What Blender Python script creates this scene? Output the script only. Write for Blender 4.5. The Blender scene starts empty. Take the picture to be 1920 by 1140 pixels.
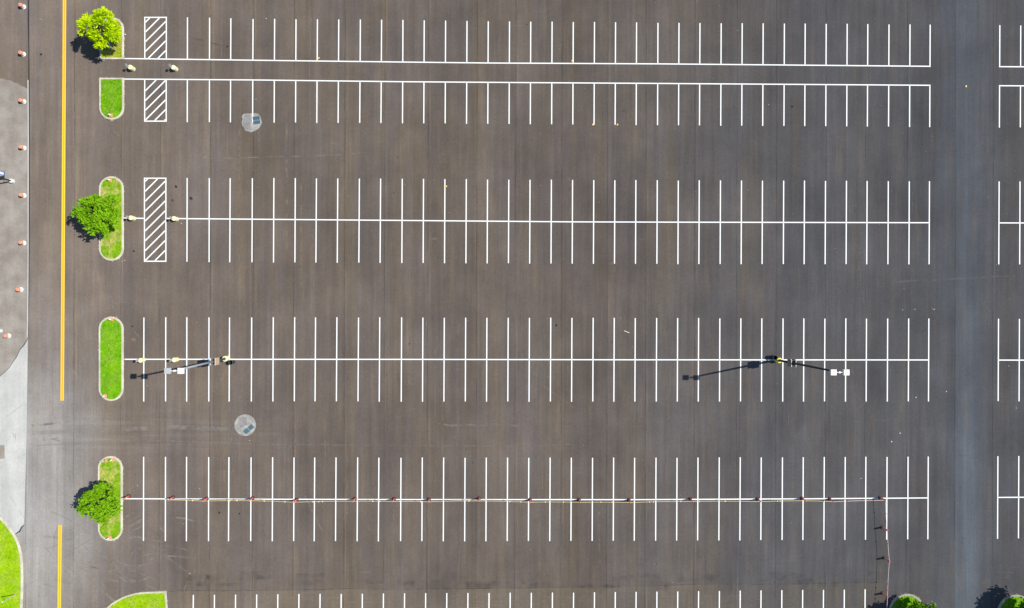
import bpy, bmesh, math, random
from mathutils import Vector, Matrix, Euler
random.seed(7)
C = bpy.data.collections.new("Scene_objects")
bpy.context.scene.collection.children.link(C)
scn = bpy.context.scene

# ---------------------------------------------------------------- camera
H = 86.4; F = 1280.0; CX, CY = 960.0, 570.0
TILT = math.radians(0.95); ROLL = math.radians(0.16)
cam_d = bpy.data.cameras.new("camera"); cam = bpy.data.objects.new("camera", cam_d)
scn.collection.objects.link(cam); scn.camera = cam
cam_d.sensor_width = 36; cam_d.lens = 36*F/1920.0
cam_d.clip_start = 1.0; cam_d.clip_end = 5000
RM = Matrix.Rotation(-TILT, 3, 'Y') @ Matrix.Rotation(ROLL, 3, 'Z')
cam.location = (0, 0, H); cam.rotation_euler = RM.to_euler()
scn.render.resolution_x = 1920; scn.render.resolution_y = 1140

# ---------------------------------------------------------------- sky, sun
SUN_EL = math.radians(52.0)
SDIR = Vector((1.0, 0.19, 0)).normalized()          # horizontal direction towards the sun
w = bpy.data.worlds.new("World"); scn.world = w; w.use_nodes = True
nt = w.node_tree; nt.nodes.clear()
sky = nt.nodes.new("ShaderNodeTexSky"); sky.sky_type = 'NISHITA'; sky.sun_disc = False
sky.sun_elevation = SUN_EL; sky.sun_rotation = math.atan2(SDIR.x, SDIR.y)
sky.air_density = 1.0; sky.dust_density = 0.4; sky.ozone_density = 3.0
bg = nt.nodes.new("ShaderNodeBackground"); bg.inputs[1].default_value = 0.085
wo = nt.nodes.new("ShaderNodeOutputWorld")
nt.links.new(sky.outputs[0], bg.inputs[0]); nt.links.new(bg.outputs[0], wo.inputs[0])
ld = bpy.data.lights.new("sun", 'SUN'); ld.energy = 4.2; ld.angle = math.radians(0.5); ld.color = (1.0, 0.955, 0.87)
lo = bpy.data.objects.new("sun", ld); scn.collection.objects.link(lo)
sv = Vector((SDIR.x*math.cos(SUN_EL), SDIR.y*math.cos(SUN_EL), math.sin(SUN_EL)))
lo.rotation_euler = sv.to_track_quat('Z', 'Y').to_euler(); lo.location = (0, 0, 60)
scn.view_settings.view_transform = 'Standard'; scn.view_settings.look = 'None'
scn.view_settings.exposure = 0.40; scn.view_settings.gamma = 1.0

def P(px, py, z=0.0):
    """ground point seen at a pixel of the 1920x1140 photograph"""
    d = RM @ Vector(((px-CX)/F, -(py-CY)/F, -1.0))
    t = (z-H)/d.z
    return Vector((d.x*t, d.y*t, z))
M_PX = H/F

# ---------------------------------------------------------------- node helpers
class NG:
    def __init__(s, name):
        s.m = bpy.data.materials.new(name); s.m.use_nodes = True
        s.t = s.m.node_tree; s.t.nodes.clear()
        s.out = s.t.nodes.new("ShaderNodeOutputMaterial")
        s.geo = s.t.nodes.new("ShaderNodeTexCoord").outputs['Object']
    def n(s, typ, **kw):
        x = s.t.nodes.new(typ)
        for k, v in kw.items(): setattr(x, k, v)
        return x
    def put(s, sock, v):
        if hasattr(v, 'links') or isinstance(v, bpy.types.NodeSocket): s.t.links.new(v, sock)
        else: sock.default_value = v
    def math(s, op, a, b=0.0, c=0.0, clamp=False):
        x = s.n("ShaderNodeMath", operation=op, use_clamp=clamp)
        s.put(x.inputs[0], a); s.put(x.inputs[1], b); s.put(x.inputs[2], c)
        return x.outputs[0]
    def sep(s):
        x = s.n("ShaderNodeSeparateXYZ"); s.put(x.inputs[0], s.geo); return x.outputs
    def noise(s, scale, detail=2.0, rough=0.5, vec=None, sc=(1, 1, 1), off=(0, 0, 0), dist=0.0):
        mp = s.n("ShaderNodeMapping"); s.put(mp.inputs[0], vec if vec else s.geo)
        mp.inputs['Scale'].default_value = sc; mp.inputs['Location'].default_value = off
        x = s.n("ShaderNodeTexNoise"); s.put(x.inputs['Vector'], mp.outputs[0])
        x.inputs['Scale'].default_value = scale; x.inputs['Detail'].default_value = detail
        x.inputs['Roughness'].default_value = rough; x.inputs['Distortion'].default_value = dist
        return x.outputs[0]
    def rng(s, v, a, b, c=0.0, d=1.0, smooth=True):
        x = s.n("ShaderNodeMapRange"); x.interpolation_type = 'SMOOTHSTEP' if smooth else 'LINEAR'
        s.put(x.inputs[0], v)
        for i, q in enumerate((a, b, c, d)): x.inputs[i+1].default_value = q
        return x.outputs[0]
    def mix(s, f, a, b, mode='MIX'):
        x = s.n("ShaderNodeMix", data_type='RGBA', blend_type=mode)
        s.put(x.inputs[0], f)
        for i, v in ((6, a), (7, b)):
            if isinstance(v, (tuple, list)): v = (*v[:3], 1.0)
            s.put(x.inputs[i], v)
        return x.outputs[2]
    def scale(s, col, v):
        """colour times value"""
        x = s.n("ShaderNodeVectorMath", operation='SCALE')
        s.put(x.inputs[0], col if not isinstance(col, tuple) else col); s.put(x.inputs[3], v)
        return x.outputs[0]
    def bsdf(s, col, rough=0.8, spec=0.3, metal=0.0, bump=None, bstr=0.3, bdist=0.02, drough=0.0):
        b = s.n("ShaderNodeBsdfPrincipled")
        if isinstance(col, tuple): col = (*col[:3], 1.0)
        s.put(b.inputs['Base Color'], col); s.put(b.inputs['Roughness'], rough)
        b.inputs['Specular IOR Level'].default_value = spec; b.inputs['Metallic'].default_value = metal
        if 'Diffuse Roughness' in b.inputs: b.inputs['Diffuse Roughness'].default_value = drough
        if bump is not None:
            q = s.n("ShaderNodeBump"); q.inputs['Strength'].default_value = bstr; q.inputs['Distance'].default_value = bdist
            s.put(q.inputs['Height'], bump); s.put(b.inputs['Normal'], q.outputs[0])
        return b.outputs[0]
    def done(s, sh):
        s.t.links.new(sh, s.out.inputs[0]); return s.m

def simple(name, col, rough=0.6, spec=0.4, metal=0.0, var=0.18, sc=6.0):
    g = NG(name)
    n1 = g.noise(sc, 3)
    c = g.mix(n1, tuple(v*(1-var) for v in col), tuple(min(1, v*(1+var)) for v in col))
    return g.done(g.bsdf(c, rough, spec, metal, bump=g.noise(sc*6, 2), bstr=0.1))

# ---------------------------------------------------------------- materials
def asphalt(name, warm, cool, gain=1.0, old=False):
    g = NG(name); X, Y, Z = g.sep()
    # cooler and darker binder towards the east lane, warm worn aggregate in the middle
    n_big = g.noise(0.035, 3, 0.55)
    xx = g.math('ADD', X, g.math('MULTIPLY', g.math('SUBTRACT', n_big, 0.5), 60.0))
    cold = g.rng(xx, 2.0, 48.0)
    col = g.mix(cold, warm, cool)
    hue = g.rng(g.noise(1.0, 4, 0.55, sc=(0.16, 0.045, 1), off=(8, 1, 0)), 0.36, 0.64)
    col = g.mix(g.math('MULTIPLY', hue, 0.55), col, g.mix(cold, (0.126, 0.107, 0.103), (0.102, 0.104, 0.114)))
    olive = g.rng(g.noise(1.0, 3, 0.55, sc=(0.5, 0.03, 1), off=(1, 6, 0)), 0.50, 0.70, 0.0, 0.55)
    col = g.mix(olive, col, g.mix(cold, (0.150, 0.118, 0.080), (0.124, 0.107, 0.090)))
    # paver-wide strips
    px = g.math('ADD', g.math('DIVIDE', g.math('ADD', X, 14.55), 5.56), g.math('MULTIPLY', g.math('SUBTRACT', g.noise(0.25, 2, sc=(0.02, 1, 1)), 0.5), 0.03))
    px = g.math('ADD', px, g.math('MULTIPLY', g.math('SINE', g.math('MULTIPLY', X, 0.41)), 0.075))
    idx = g.math('FLOOR', px)
    wn = g.n("ShaderNodeTexWhiteNoise", noise_dimensions='1D'); g.put(wn.inputs['W'], idx)
    strip = g.rng(wn.outputs[0], 0, 1, 0.93, 1.06, False)
    fr = g.math('FRACT', px)
    edge = g.math('MULTIPLY', g.math('SUBTRACT', 0.5, g.math('ABSOLUTE', g.math('SUBTRACT', fr, 0.5))), 5.56)   # metres to the seam
    sm = g.noise(0.22, 4, 0.6, sc=(0.6, 1, 1), off=(3, 9, 0))
    seam = g.math('MULTIPLY', g.rng(edge, 0.02, 0.09, 1.0, 0.0), g.rng(sm, 0.32, 0.68, 0.05, 0.38))
    lip = g.math('MULTIPLY', g.rng(g.math('ABSOLUTE', g.math('SUBTRACT', g.math('MULTIPLY', fr, 5.56), 0.23)), 0.02, 0.13, 1.0, 0.0), g.rng(g.noise(0.1, 3, sc=(1.3, 1, 1)), 0.46, 0.68, 0.02, 0.26))
    # long streaks laid down by the paver and by traffic
    s1 = g.noise(1.0, 4, 0.6, sc=(0.40, 0.022, 1))
    s2 = g.noise(1.0, 5, 0.65, sc=(1.5, 0.045, 1), off=(5, 2, 0))
    s3 = g.noise(1.0, 3, 0.6, sc=(4.5, 0.07, 1), off=(1, 7, 0))
    pat = g.noise(0.16, 5, 0.62, off=(11, 3, 0))
    pat2 = g.noise(0.065, 4, 0.6, off=(2, 13, 0)); pat3 = g.noise(0.5, 4, 0.65, sc=(1, .5, 1), off=(7, 3, 0))
    # fine aggregate
    g1 = g.noise(3.2, 3, 0.75); g2 = g.noise(11.0, 2, 0.8)
    k = g.math('MULTIPLY', strip, g.rng(s1, 0.25, 0.75, 0.86, 1.14, False))
    k = g.math('MULTIPLY', k, g.rng(s2, 0.3, 0.7, 0.88, 1.12, False))
    k = g.math('MULTIPLY', k, g.rng(s3, 0.3, 0.7, 0.95, 1.05, False))
    k = g.math('MULTIPLY', k, g.rng(pat, 0.3, 0.7, 0.86, 1.14, False))
    k = g.math('MULTIPLY', k, g.rng(pat2, 0.3, 0.7, 0.89, 1.11, False))
    k = g.math('MULTIPLY', k, g.rng(pat3, 0.3, 0.7, 0.93, 1.07, False))
    k = g.math('MULTIPLY', k, g.rng(g1, 0.3, 0.7, 0.90, 1.10, False))
    k = g.math('MULTIPLY', k, g.rng(g2, 0.3, 0.7, 0.88, 1.12, False))
    if not old:
        # worn dusty drive lane on the west side, between the islands and the pavement edge
        lane = g.rng(g.math('ADD', X, g.math('MULTIPLY', pat, 5.0)), -52.5, -42.0, 1.0, 0.0)
        k = g.math('MULTIPLY', k, g.math('ADD', 1.0, g.math('MULTIPLY', lane, 0.14)))
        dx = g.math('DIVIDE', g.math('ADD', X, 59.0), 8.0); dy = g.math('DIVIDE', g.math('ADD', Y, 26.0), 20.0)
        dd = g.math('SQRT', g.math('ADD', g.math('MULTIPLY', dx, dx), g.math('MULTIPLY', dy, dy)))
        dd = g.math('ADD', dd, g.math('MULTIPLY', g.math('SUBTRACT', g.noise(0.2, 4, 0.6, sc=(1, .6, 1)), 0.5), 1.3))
        dust_hotspot = g.rng(dd, 0.1, 1.7, 0.62, 0.0)  # dusty patch, with the bright backscatter hot spot painted into it too
        col = g.mix(dust_hotspot, col, (0.27, 0.275, 0.275))
        # tyre-carried dust fanning east from the driveway, between the third and fourth rows
        ey = g.rng(g.math('ABSOLUTE', g.math('ADD', Y, 16.0)), 0.5, 5.0, 1.0, 0.0); ex = g.rng(X, -60.0, -14.0, 1.0, 0.0)
        arcs = g.rng(g.noise(1.0, 5, 0.6, sc=(0.05, 0.9, 1), off=(0, 3, 0), dist=0.3), 0.38, 0.66, 0.0, 1.0)
        col = g.mix(g.math('MULTIPLY', g.math('MULTIPLY', ey, ex), g.math('MULTIPLY', arcs, 0.30)), col, (0.26, 0.245, 0.235))
        # grey sealed wheel band in the east lane
        band = g.math('MULTIPLY', g.rng(g.math('ABSOLUTE', g.math('SUBTRACT', g.math('ADD', X, g.math('MULTIPLY', s2, 0.8)), 60.2)), 0.1, 2.4, 1.0, 0.0), g.rng(Y, -36.0, 5.0, 0.42, 0.12))
        wide = g.rng(g.math('ABSOLUTE', g.math('SUBTRACT', g.math('ADD', X, g.math('MULTIPLY', pat, 3.0)), 60.5)), 1.5, 5.5, 0.34, 0.0)
        col = g.mix(wide, col, (0.115, 0.135, 0.160))
        col = g.mix(band, col, (0.165, 0.205, 0.24))
    tan = g.rng(g.noise(0.9, 4, 0.65, sc=(1, .10, 1), off=(2, 5, 0)), 0.50, 0.75, 0.0, 0.6 if old else 0.34)
    col = g.mix(tan, col, (0.20, 0.155, 0.105))
    k = g.math('MULTIPLY', k, g.math('SUBTRACT', 1.0, seam)); k = g.math('ADD', k, lip)
    col = g.scale(col, g.math('MULTIPLY', k, gain))
    return g.done(g.bsdf(col, 0.92, 0.25, bump=g2, bstr=0.35, bdist=0.02, drough=1.0))

M = {}
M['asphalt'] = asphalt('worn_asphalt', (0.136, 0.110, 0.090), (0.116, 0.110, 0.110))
M['old_asphalt'] = asphalt('older_brown_asphalt', (0.165, 0.133, 0.098), (0.135, 0.118, 0.100), 1.0, True)

def pavement(name, c1, c2, sc=0.5):
    g = NG(name)
    n = g.noise(sc, 5, 0.6); n2 = g.noise(5.0, 4, 0.75); n3 = g.noise(1.0, 4, 0.6, sc=(0.7, .09, 1)); n4 = g.noise(12, 2, .8)
    col = g.mix(g.rng(n, 0.3, 0.7), c1, c2)
    k = g.math('MULTIPLY', g.rng(n2, 0.3, 0.7, 0.9, 1.1, False), g.rng(n3, 0.3, 0.7, 0.9, 1.1, False))
    k = g.math('MULTIPLY', k, g.rng(n4, 0.3, 0.7, 0.92, 1.08, False))
    return g.done(g.bsdf(g.scale(col, k), 0.9, 0.2, bump=n4, bstr=0.3, drough=1.0))
M['grey_pave'] = pavement('faded_grey_pavement', (0.215, 0.190, 0.165), (0.29, 0.27, 0.245), 0.45)
M['concrete'] = pavement('pale_concrete', (0.37, 0.38, 0.37), (0.45, 0.45, 0.435), 0.3)
M['collar'] = pavement('drain_concrete', (0.25, 0.245, 0.23), (0.42, 0.41, 0.385), 1.6)
M['collar_dark'] = pavement('drain_concrete_dark', (0.21, 0.21, 0.22), (0.29, 0.28, 0.28), 1.5)
M['kerb'] = pavement('kerb_concrete', (0.40, 0.385, 0.31), (0.54, 0.52, 0.43), 0.9)
M['crack'] = simple('crack_tar', (0.035, 0.036, 0.042), 0.95, 0.1)  # dark fill colour of the pavement joints
M['dirt'] = pavement('kerb_dirt', (0.28, 0.22, 0.15), (0.36, 0.30, 0.22), 1.5)

def paint(name, col, worn=0.5):
    g = NG(name)
    n = g.noise(6, 5, 0.8); n2 = g.noise(0.5, 3)
    c = g.mix(g.rng(n, 0.60, 0.78, 0, worn), col, tuple(v*0.55 for v in col))
    c = g.mix(g.rng(n2, 0.4, 0.8, 0, 0.25), c, tuple(v*0.85 for v in col))
    return g.done(g.bsdf(c, 0.7, 0.3))
M['white'] = paint('white_road_paint', (0.78, 0.80, 0.79), 0.6)
M['yellow'] = paint('yellow_road_paint', (0.84, 0.55, 0.03), 0.2)
M['yellow_old'] = paint('faded_yellow_paint', (0.60, 0.33, 0.04), 0.4)

def scuff(name, col, lo, hi, amt):
    g = NG(name)
    f = g.rng(g.noise(0.8, 5, 0.7), lo, hi, 0.0, amt)
    tr = g.n("ShaderNodeBsdfTransparent"); mx = g.n("ShaderNodeMixShader")
    g.put(mx.inputs[0], f); g.t.links.new(tr.outputs[0], mx.inputs[1]); g.t.links.new(g.bsdf(col, 0.9, 0.2, drough=1.0), mx.inputs[2])
    return g.done(mx.outputs[0])
M['scuff'] = scuff('dry_scrape', (0.30, 0.275, 0.25), 0.36, 0.66, 0.50)
M['scuff_tan'] = scuff('tan_scrape', (0.31, 0.25, 0.17), 0.38, 0.66, 0.42)
M['skid'] = scuff('rubber_skid', (0.045, 0.043, 0.045), 0.38, 0.66, 0.4)
M['smudge'] = scuff('dark_smudge', (0.07, 0.062, 0.058), 0.40, 0.75, 0.22)
M['oil'] = scuff('oil_spot', (0.02, 0.02, 0.025), 0.25, 0.5, 0.7)

def grass_mat(name, a, b, dry, dryamt):
    g = NG(name)
    n = g.noise(0.55, 4, 0.6); n2 = g.noise(4.0, 4, 0.75); n3 = g.noise(0.6, 5, 0.75, off=(4, 8, 1))
    c = g.mix(g.rng(n, 0.3, 0.7), a, b)
    c = g.mix(g.rng(n3, 0.46, 0.62, 0, dryamt), c, dry)
    c = g.scale(c, g.rng(n2, 0.25, 0.75, 0.55, 1.4, False))
    return g.done(g.bsdf(c, 0.9, 0.03, bump=n2, bstr=0.6, bdist=0.06))
M['grass'] = grass_mat('green_turf', (0.120, 0.33, 0.006), (0.18, 0.40, 0.008), (0.34, 0.33, 0.10), 0.25)
M['grass_dry'] = grass_mat('patchy_turf', (0.16, 0.34, 0.008), (0.22, 0.38, 0.012), (0.52, 0.42, 0.16), 0.85)
M['grass_yellow'] = grass_mat('straw_turf', (0.28, 0.37, 0.015), (0.36, 0.39, 0.04), (0.48, 0.40, 0.17), 0.8)
M['grass_lime'] = grass_mat('lime_turf', (0.22, 0.41, 0.005), (0.30, 0.47, 0.008), (0.38, 0.38, 0.10), 0.35)

def leaf_mat(name, a, b, dark):
    g = NG(name)
    n = g.noise(1.6, 3, 0.6); n2 = g.noise(6.0, 2, 0.7)
    c = g.mix(g.rng(n, 0.3, 0.7), a, b); c = g.mix(g.rng(n2, 0.45, 0.8, 0, 0.6), c, dark)
    s1 = g.bsdf(c, 0.7, 0.08)
    tl = g.n("ShaderNodeBsdfTranslucent"); g.put(tl.inputs[0], c)
    mx = g.n("ShaderNodeMixShader"); mx.inputs[0].default_value = 0.28
    g.t.links.new(s1, mx.inputs[1]); g.t.links.new(tl.outputs[0], mx.inputs[2])
    return g.done(mx.outputs[0])
M['leaf_yellow'] = leaf_mat('yellow_green_leaf', (0.66, 0.80, 0.008), (0.50, 0.72, 0.006), (0.30, 0.50, 0.006))
M['leaf_green'] = leaf_mat('green_leaf', (0.19, 0.42, 0.008), (0.26, 0.50, 0.010), (0.07, 0.20, 0.006))
M['leaf_deep'] = leaf_mat('deep_green_leaf', (0.13, 0.31, 0.010), (0.17, 0.37, 0.012), (0.05, 0.16, 0.008))
M['bark'] = simple('bark', (0.16, 0.12, 0.09), 0.9, 0.1, var=0.4, sc=9)
M['orange'] = simple('orange_plastic', (0.78, 0.30, 0.18), 0.5)
M['red'] = simple('red_plastic', (0.70, 0.085, 0.055), 0.5)
M['wht_plastic'] = simple('white_plastic', (0.78, 0.78, 0.74), 0.5, var=0.06)
M['rubber'] = simple('black_rubber', (0.025, 0.028, 0.032), 0.8)
M['steel'] = simple('grey_pole_paint', (0.30, 0.32, 0.335), 0.7, 0.2)
M['steel_shaded'] = simple('shaded_grey_pole_paint', (0.045, 0.048, 0.048), 0.7, 0.15)  # the grey pole paint darkened for the side turned from the sun
M['black_metal'] = simple('black_metal', (0.02, 0.025, 0.03), 0.4)
M['lamp_top'] = simple('white_lamp_housing', (0.72, 0.73, 0.72), 0.5, var=0.07)
M['lamp_grey'] = simple('grey_lamp_housing', (0.42, 0.43, 0.45), 0.6, var=0.15)
M['lens'] = simple('lamp_lens', (0.5, 0.5, 0.46), 0.15, 0.6)
M['cream'] = simple('cream_concrete_cap', (0.84, 0.78, 0.47), 0.7, var=0.10)
M['yel_base'] = simple('yellow_base_paint', (0.80, 0.72, 0.06), 0.6)
M['blue'] = simple('blue_sign', (0.05, 0.20, 0.55), 0.4)
M['sign_back'] = simple('sign_metal', (0.40, 0.46, 0.55), 0.4, metal=0.3)
M['panel_grey'] = simple('panel_shade_and_rim_grey', (0.20, 0.195, 0.185), 0.8, 0.15)  # sign panels: their shade is put into this grey; plain grey on can rims
M['tan_sign'] = simple('tan_orange_sign', (0.52, 0.36, 0.23), 0.5)
M['grate'] = simple('iron_grate', (0.10, 0.19, 0.23), 0.6, 0.4)
M['hole'] = simple('dark_drain_hole', (0.035, 0.07, 0.09), 0.9)
M['rope_y'] = simple('yellow_tape', (0.88, 0.68, 0.34), 0.6)
M['rope_w'] = simple('red_white_tape', (0.85, 0.66, 0.62), 0.6)
M['pink'] = simple('pink_fabric', (0.75, 0.25, 0.25), 0.8)
M['blue_bright'] = simple('blue_frame_paint', (0.07, 0.35, 0.70), 0.4)
M['marker'] = simple('amber_tab', (0.85, 0.50, 0.08), 0.5)
M['grit_w'] = simple('pale_grit', (0.5, 0.48, 0.44), 0.9)

# ---------------------------------------------------------------- mesh helpers
def obj(name, bm, mat, parent=None, loc=None, smooth=False):
    me = bpy.data.meshes.new(name); bm.to_mesh(me); bm.free()
    o = bpy.data.objects.new(name, me); C.objects.link(o)
    me.materials.append(mat if not isinstance(mat, (list, tuple)) else mat[0])
    if isinstance(mat, (list, tuple)):
        for m in mat[1:]: me.materials.append(m)
    if smooth:
        for p in me.polygons: p.use_smooth = True
    if parent: o.parent = parent
    if loc is not None: o.location = loc
    return o
def tag(o, label=None, cat=None, group=None, kind=None):
    if label: o['label'] = label
    if cat: o['category'] = cat
    if group: o['group'] = group
    if kind: o['kind'] = kind
    return o
def thing(name, label, cat, loc=(0, 0, 0), rz=0.0, group=None):
    o = bpy.data.objects.new(name, None); C.objects.link(o); o.empty_display_size = 0.3
    o.location = loc; o.rotation_euler = (0, 0, rz)
    return tag(o, label, cat, group)
def children(o): return [c for c in C.objects if c.parent == o]
def dup(root, loc, label, group=None, rz=None):
    r = root.copy(); C.objects.link(r); r.location = loc; r['label'] = label
    if group: r['group'] = group
    if rz is not None: r.rotation_euler = (0, 0, rz)
    for ch in children(root):
        c = ch.copy(); C.objects.link(c); c.parent = r
        for g in children(ch):
            d = g.copy(); C.objects.link(d); d.parent = c
    return r
def sheet(name, pts, z, mat, kind='structure', parent=None):
    bm = bmesh.new(); vs = [bm.verts.new((p[0], p[1], z)) for p in pts]
    f = bm.faces.new(vs); f.normal_update()
    if f.normal.z < 0: f.normal_flip()
    bmesh.ops.triangulate(bm, faces=bm.faces[:])
    o = obj(name, bm, mat, parent)
    if kind and not parent: o['kind'] = kind
    return o
def ribbon(bm, pts, width, z):
    pts = [Vector((p[0], p[1], 0)) for p in pts]; L = []; R = []
    for i, p in enumerate(pts):
        a = pts[max(0, i-1)]; b = pts[min(len(pts)-1, i+1)]
        d = (b-a).normalized(); n = Vector((-d.y, d.x, 0))
        wd = width[i] if isinstance(width, (list, tuple)) else width
        L.append(bm.verts.new((p.x+n.x*wd/2, p.y+n.y*wd/2, z))); R.append(bm.verts.new((p.x-n.x*wd/2, p.y-n.y*wd/2, z)))
    for i in range(len(pts)-1): bm.faces.new((R[i], R[i+1], L[i+1], L[i]))
def box(bm, c, s, rot=None, bev=0.0, mi=0):
    m = Matrix.Translation(c) @ (rot.to_4x4() if rot else Matrix()) @ Matrix.Diagonal((*s, 1))
    r = bmesh.ops.create_cube(bm, size=1.0, matrix=m)
    if bev:
        es = list({e for v in r['verts'] for e in v.link_edges})
        bmesh.ops.bevel(bm, geom=es, offset=bev, segments=2, affect='EDGES', profile=0.5)
def lathe(bm, prof, seg=20, c=(0, 0, 0), cap=True, mis=None):
    """prof: list of (radius, z)"""
    rings = []
    for r, z in prof:
        rings.append([bm.verts.new((c[0]+r*math.cos(2*math.pi*i/seg), c[1]+r*math.sin(2*math.pi*i/seg), c[2]+z)) for i in range(seg)])
    for k in range(len(rings)-1):
        for i in range(seg):
            f = bm.faces.new((rings[k][i], rings[k][(i+1) % seg], rings[k+1][(i+1) % seg], rings[k+1][i]))
            if mis: f.material_index = mis[k]
    if cap:
        f = bm.faces.new(rings[-1]); f.material_index = mis[-1] if mis else 0
        bm.faces.new(rings[0][::-1])
def tube(bm, pts, rad, seg=8):
    pts = [Vector(p) for p in pts]; rings = []
    for i, p in enumerate(pts):
        a = pts[max(0, i-1)]; b = pts[min(len(pts)-1, i+1)]; d = (b-a).normalized()
        u = d.cross(Vector((0.13, 0.07, 1))); u = u.normalized() if u.length > 1e-3 else Vector((1, 0, 0))
        if u.length < .5: u = Vector((1, 0, 0))
        v = d.cross(u).normalized(); r = rad[i] if isinstance(rad, (list, tuple)) else rad
        rings.append([bm.verts.new(p+u*r*math.cos(2*math.pi*k/seg)+v*r*math.sin(2*math.pi*k/seg)) for k in range(seg)])
    for a, b in zip(rings, rings[1:]):
        for k in range(seg): bm.faces.new((a[k], a[(k+1) % seg], b[(k+1) % seg], b[k]))
    bm.faces.new(rings[0][::-1]); bm.faces.new(rings[-1])

# ---------------------------------------------------------------- ground sheets
R = random.Random(3)
sheet('ground', [(-1500, -1500), (1500, -1500), (1500, 1500), (-1500, 1500)], -0.03, M['grass'])
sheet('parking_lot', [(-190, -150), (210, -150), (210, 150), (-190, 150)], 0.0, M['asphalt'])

def pl(pts): return [P(*p) for p in pts]
sheet('faded_pavement', pl([(-700, 20), (0, 147), (8, 147.6), (14, 150.2), (21, 151), (27, 155), (33, 156), (40, 161), (46, 163), (54, 168), (54.6, 240), (54.4, 360), (54.0, 480), (53.4, 560), (52.4, 632), (45, 645), (38, 654), (32, 668), (18, 688), (0, 705), (-700, 1150)]), 0.004, M['grey_pave'])
sheet('concrete_apron', pl([(-700, 1180), (0, 706), (18, 689), (32, 669), (38, 655), (45, 646), (52.4, 633), (50.8, 750), (49.2, 850), (47.2, 930), (45.2, 984), (41, 988), (37, 996), (28, 1001), (12, 985), (0, 972), (-700, 600+620)]), 0.008, M['concrete'])
sheet('pavement_patch', pl([(-8, 835), (8.5, 834), (9, 860), (-8, 861)]), 0.012, M['grey_pave'])
old_edge = [(316, 1110), (345, 1108), (420, 1108.5), (500, 1107), (600, 1106), (640, 1105), (720, 1106), (830, 1104.5), (990, 1103), (1100, 1101), (1200, 1099), (1330, 1095.5), (1460, 1096), (1600, 1093), (1655, 1093)]
sheet('old_asphalt', pl(old_edge + [(1655, 1700), (316, 1700)]), 0.004, M['old_asphalt'])

# joints and cracks
bm = bmesh.new()
ribbon(bm, pl([(53.9, -60), (53.7, 0), (53.5, 40), (54.1, 90), (54.5, 170), (55, 240), (54.7, 300), (55.1, 360), (54.6, 480), (54.0, 560), (53, 632)]), [0.16, 0.15, 0.19, 0.14, 0.17, 0.13, 0.16, 0.13, 0.12, 0.10, 0.04], 0.0125)
ribbon(bm, pl([(53, 634), (45, 647), (38, 655), (31, 669)]), [0.05, 0.10, 0.07, 0.05], 0.0125)
ribbon(bm, pl([(0, 706), (18, 689), (31, 669)]), 0.05, 0.0125)
ribbon(bm, pl([(45.2, 984), (41, 988), (37, 996), (29, 1001)]), [0.06, 0.14, 0.18, 0.08], 0.0125)
tag(obj('pavement_joint', bm, M['crack']), kind='structure')
bm = bmesh.new()
ribbon(bm, pl([(52.6, 150), (53.2, 240), (53, 360), (52.8, 480), (52, 600), (51.2, 632)]), 0.14, 0.0135)
tag(obj('pavement_lip', bm, M['concrete']), kind='structure')
bm = bmesh.new()
ribbon(bm, pl([(x, y-0.6+R.uniform(-.4, .4)) for x, y in old_edge]), [R.uniform(0.03, 0.13) for _ in old_edge], 0.0085)
for a, b in (((0, 868), (49, 851)), ((0, 905), (22, 935)), ((22, 935), (46, 973)), ((0, 790), (49, 754))):
    ribbon(bm, pl([a, b]), 0.05, 0.0125)
ribbon(bm, pl([(30, 812), (29, 822), (27, 832)]), 0.06, 0.0125); ribbon(bm, pl([(22, 808), (29, 822), (31, 828)]), 0.05, 0.0125)
tag(obj('hairline_crack', bm, M['skid']), kind='structure')

# ---------------------------------------------------------------- painted markings
def itp(tab, x):
    if x <= tab[0][0]: return tab[0][1]
    for (a, ya), (b, yb) in zip(tab, tab[1:]):
        if x <= b: return ya+(yb-ya)*(x-a)/(b-a)
    (a, ya), (b, yb) = tab[-2:]
    return yb+(yb-ya)*(x-b)/(b-a)
cols = [271, 312, 351.5, 393, 432.8, 474.4, 514.8, 554.9, 595, 635, 675.5, 715.3, 755.4, 795.3, 835.4, 875.5, 915.3, 955.2, 995, 1035, 1074.7, 1114.5, 1154, 1193.4,
        1233.5, 1272.9, 1312.2, 1352, 1391.4, 1430.7, 1470.5, 1509.5, 1548.9, 1588.2, 1626.9, 1666.6, 1706, 1743.8]
east = [1874.4, 1913.6, 1952.5, 1991.5, 2030.5, 2069.5, 2108]
def colx(x, y):
    s = 0.0045 if x > 420 else 0.002
    if 560 < x < 720: s = 0.0062
    return x - s*(y-75)
LW = 0.142
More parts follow.
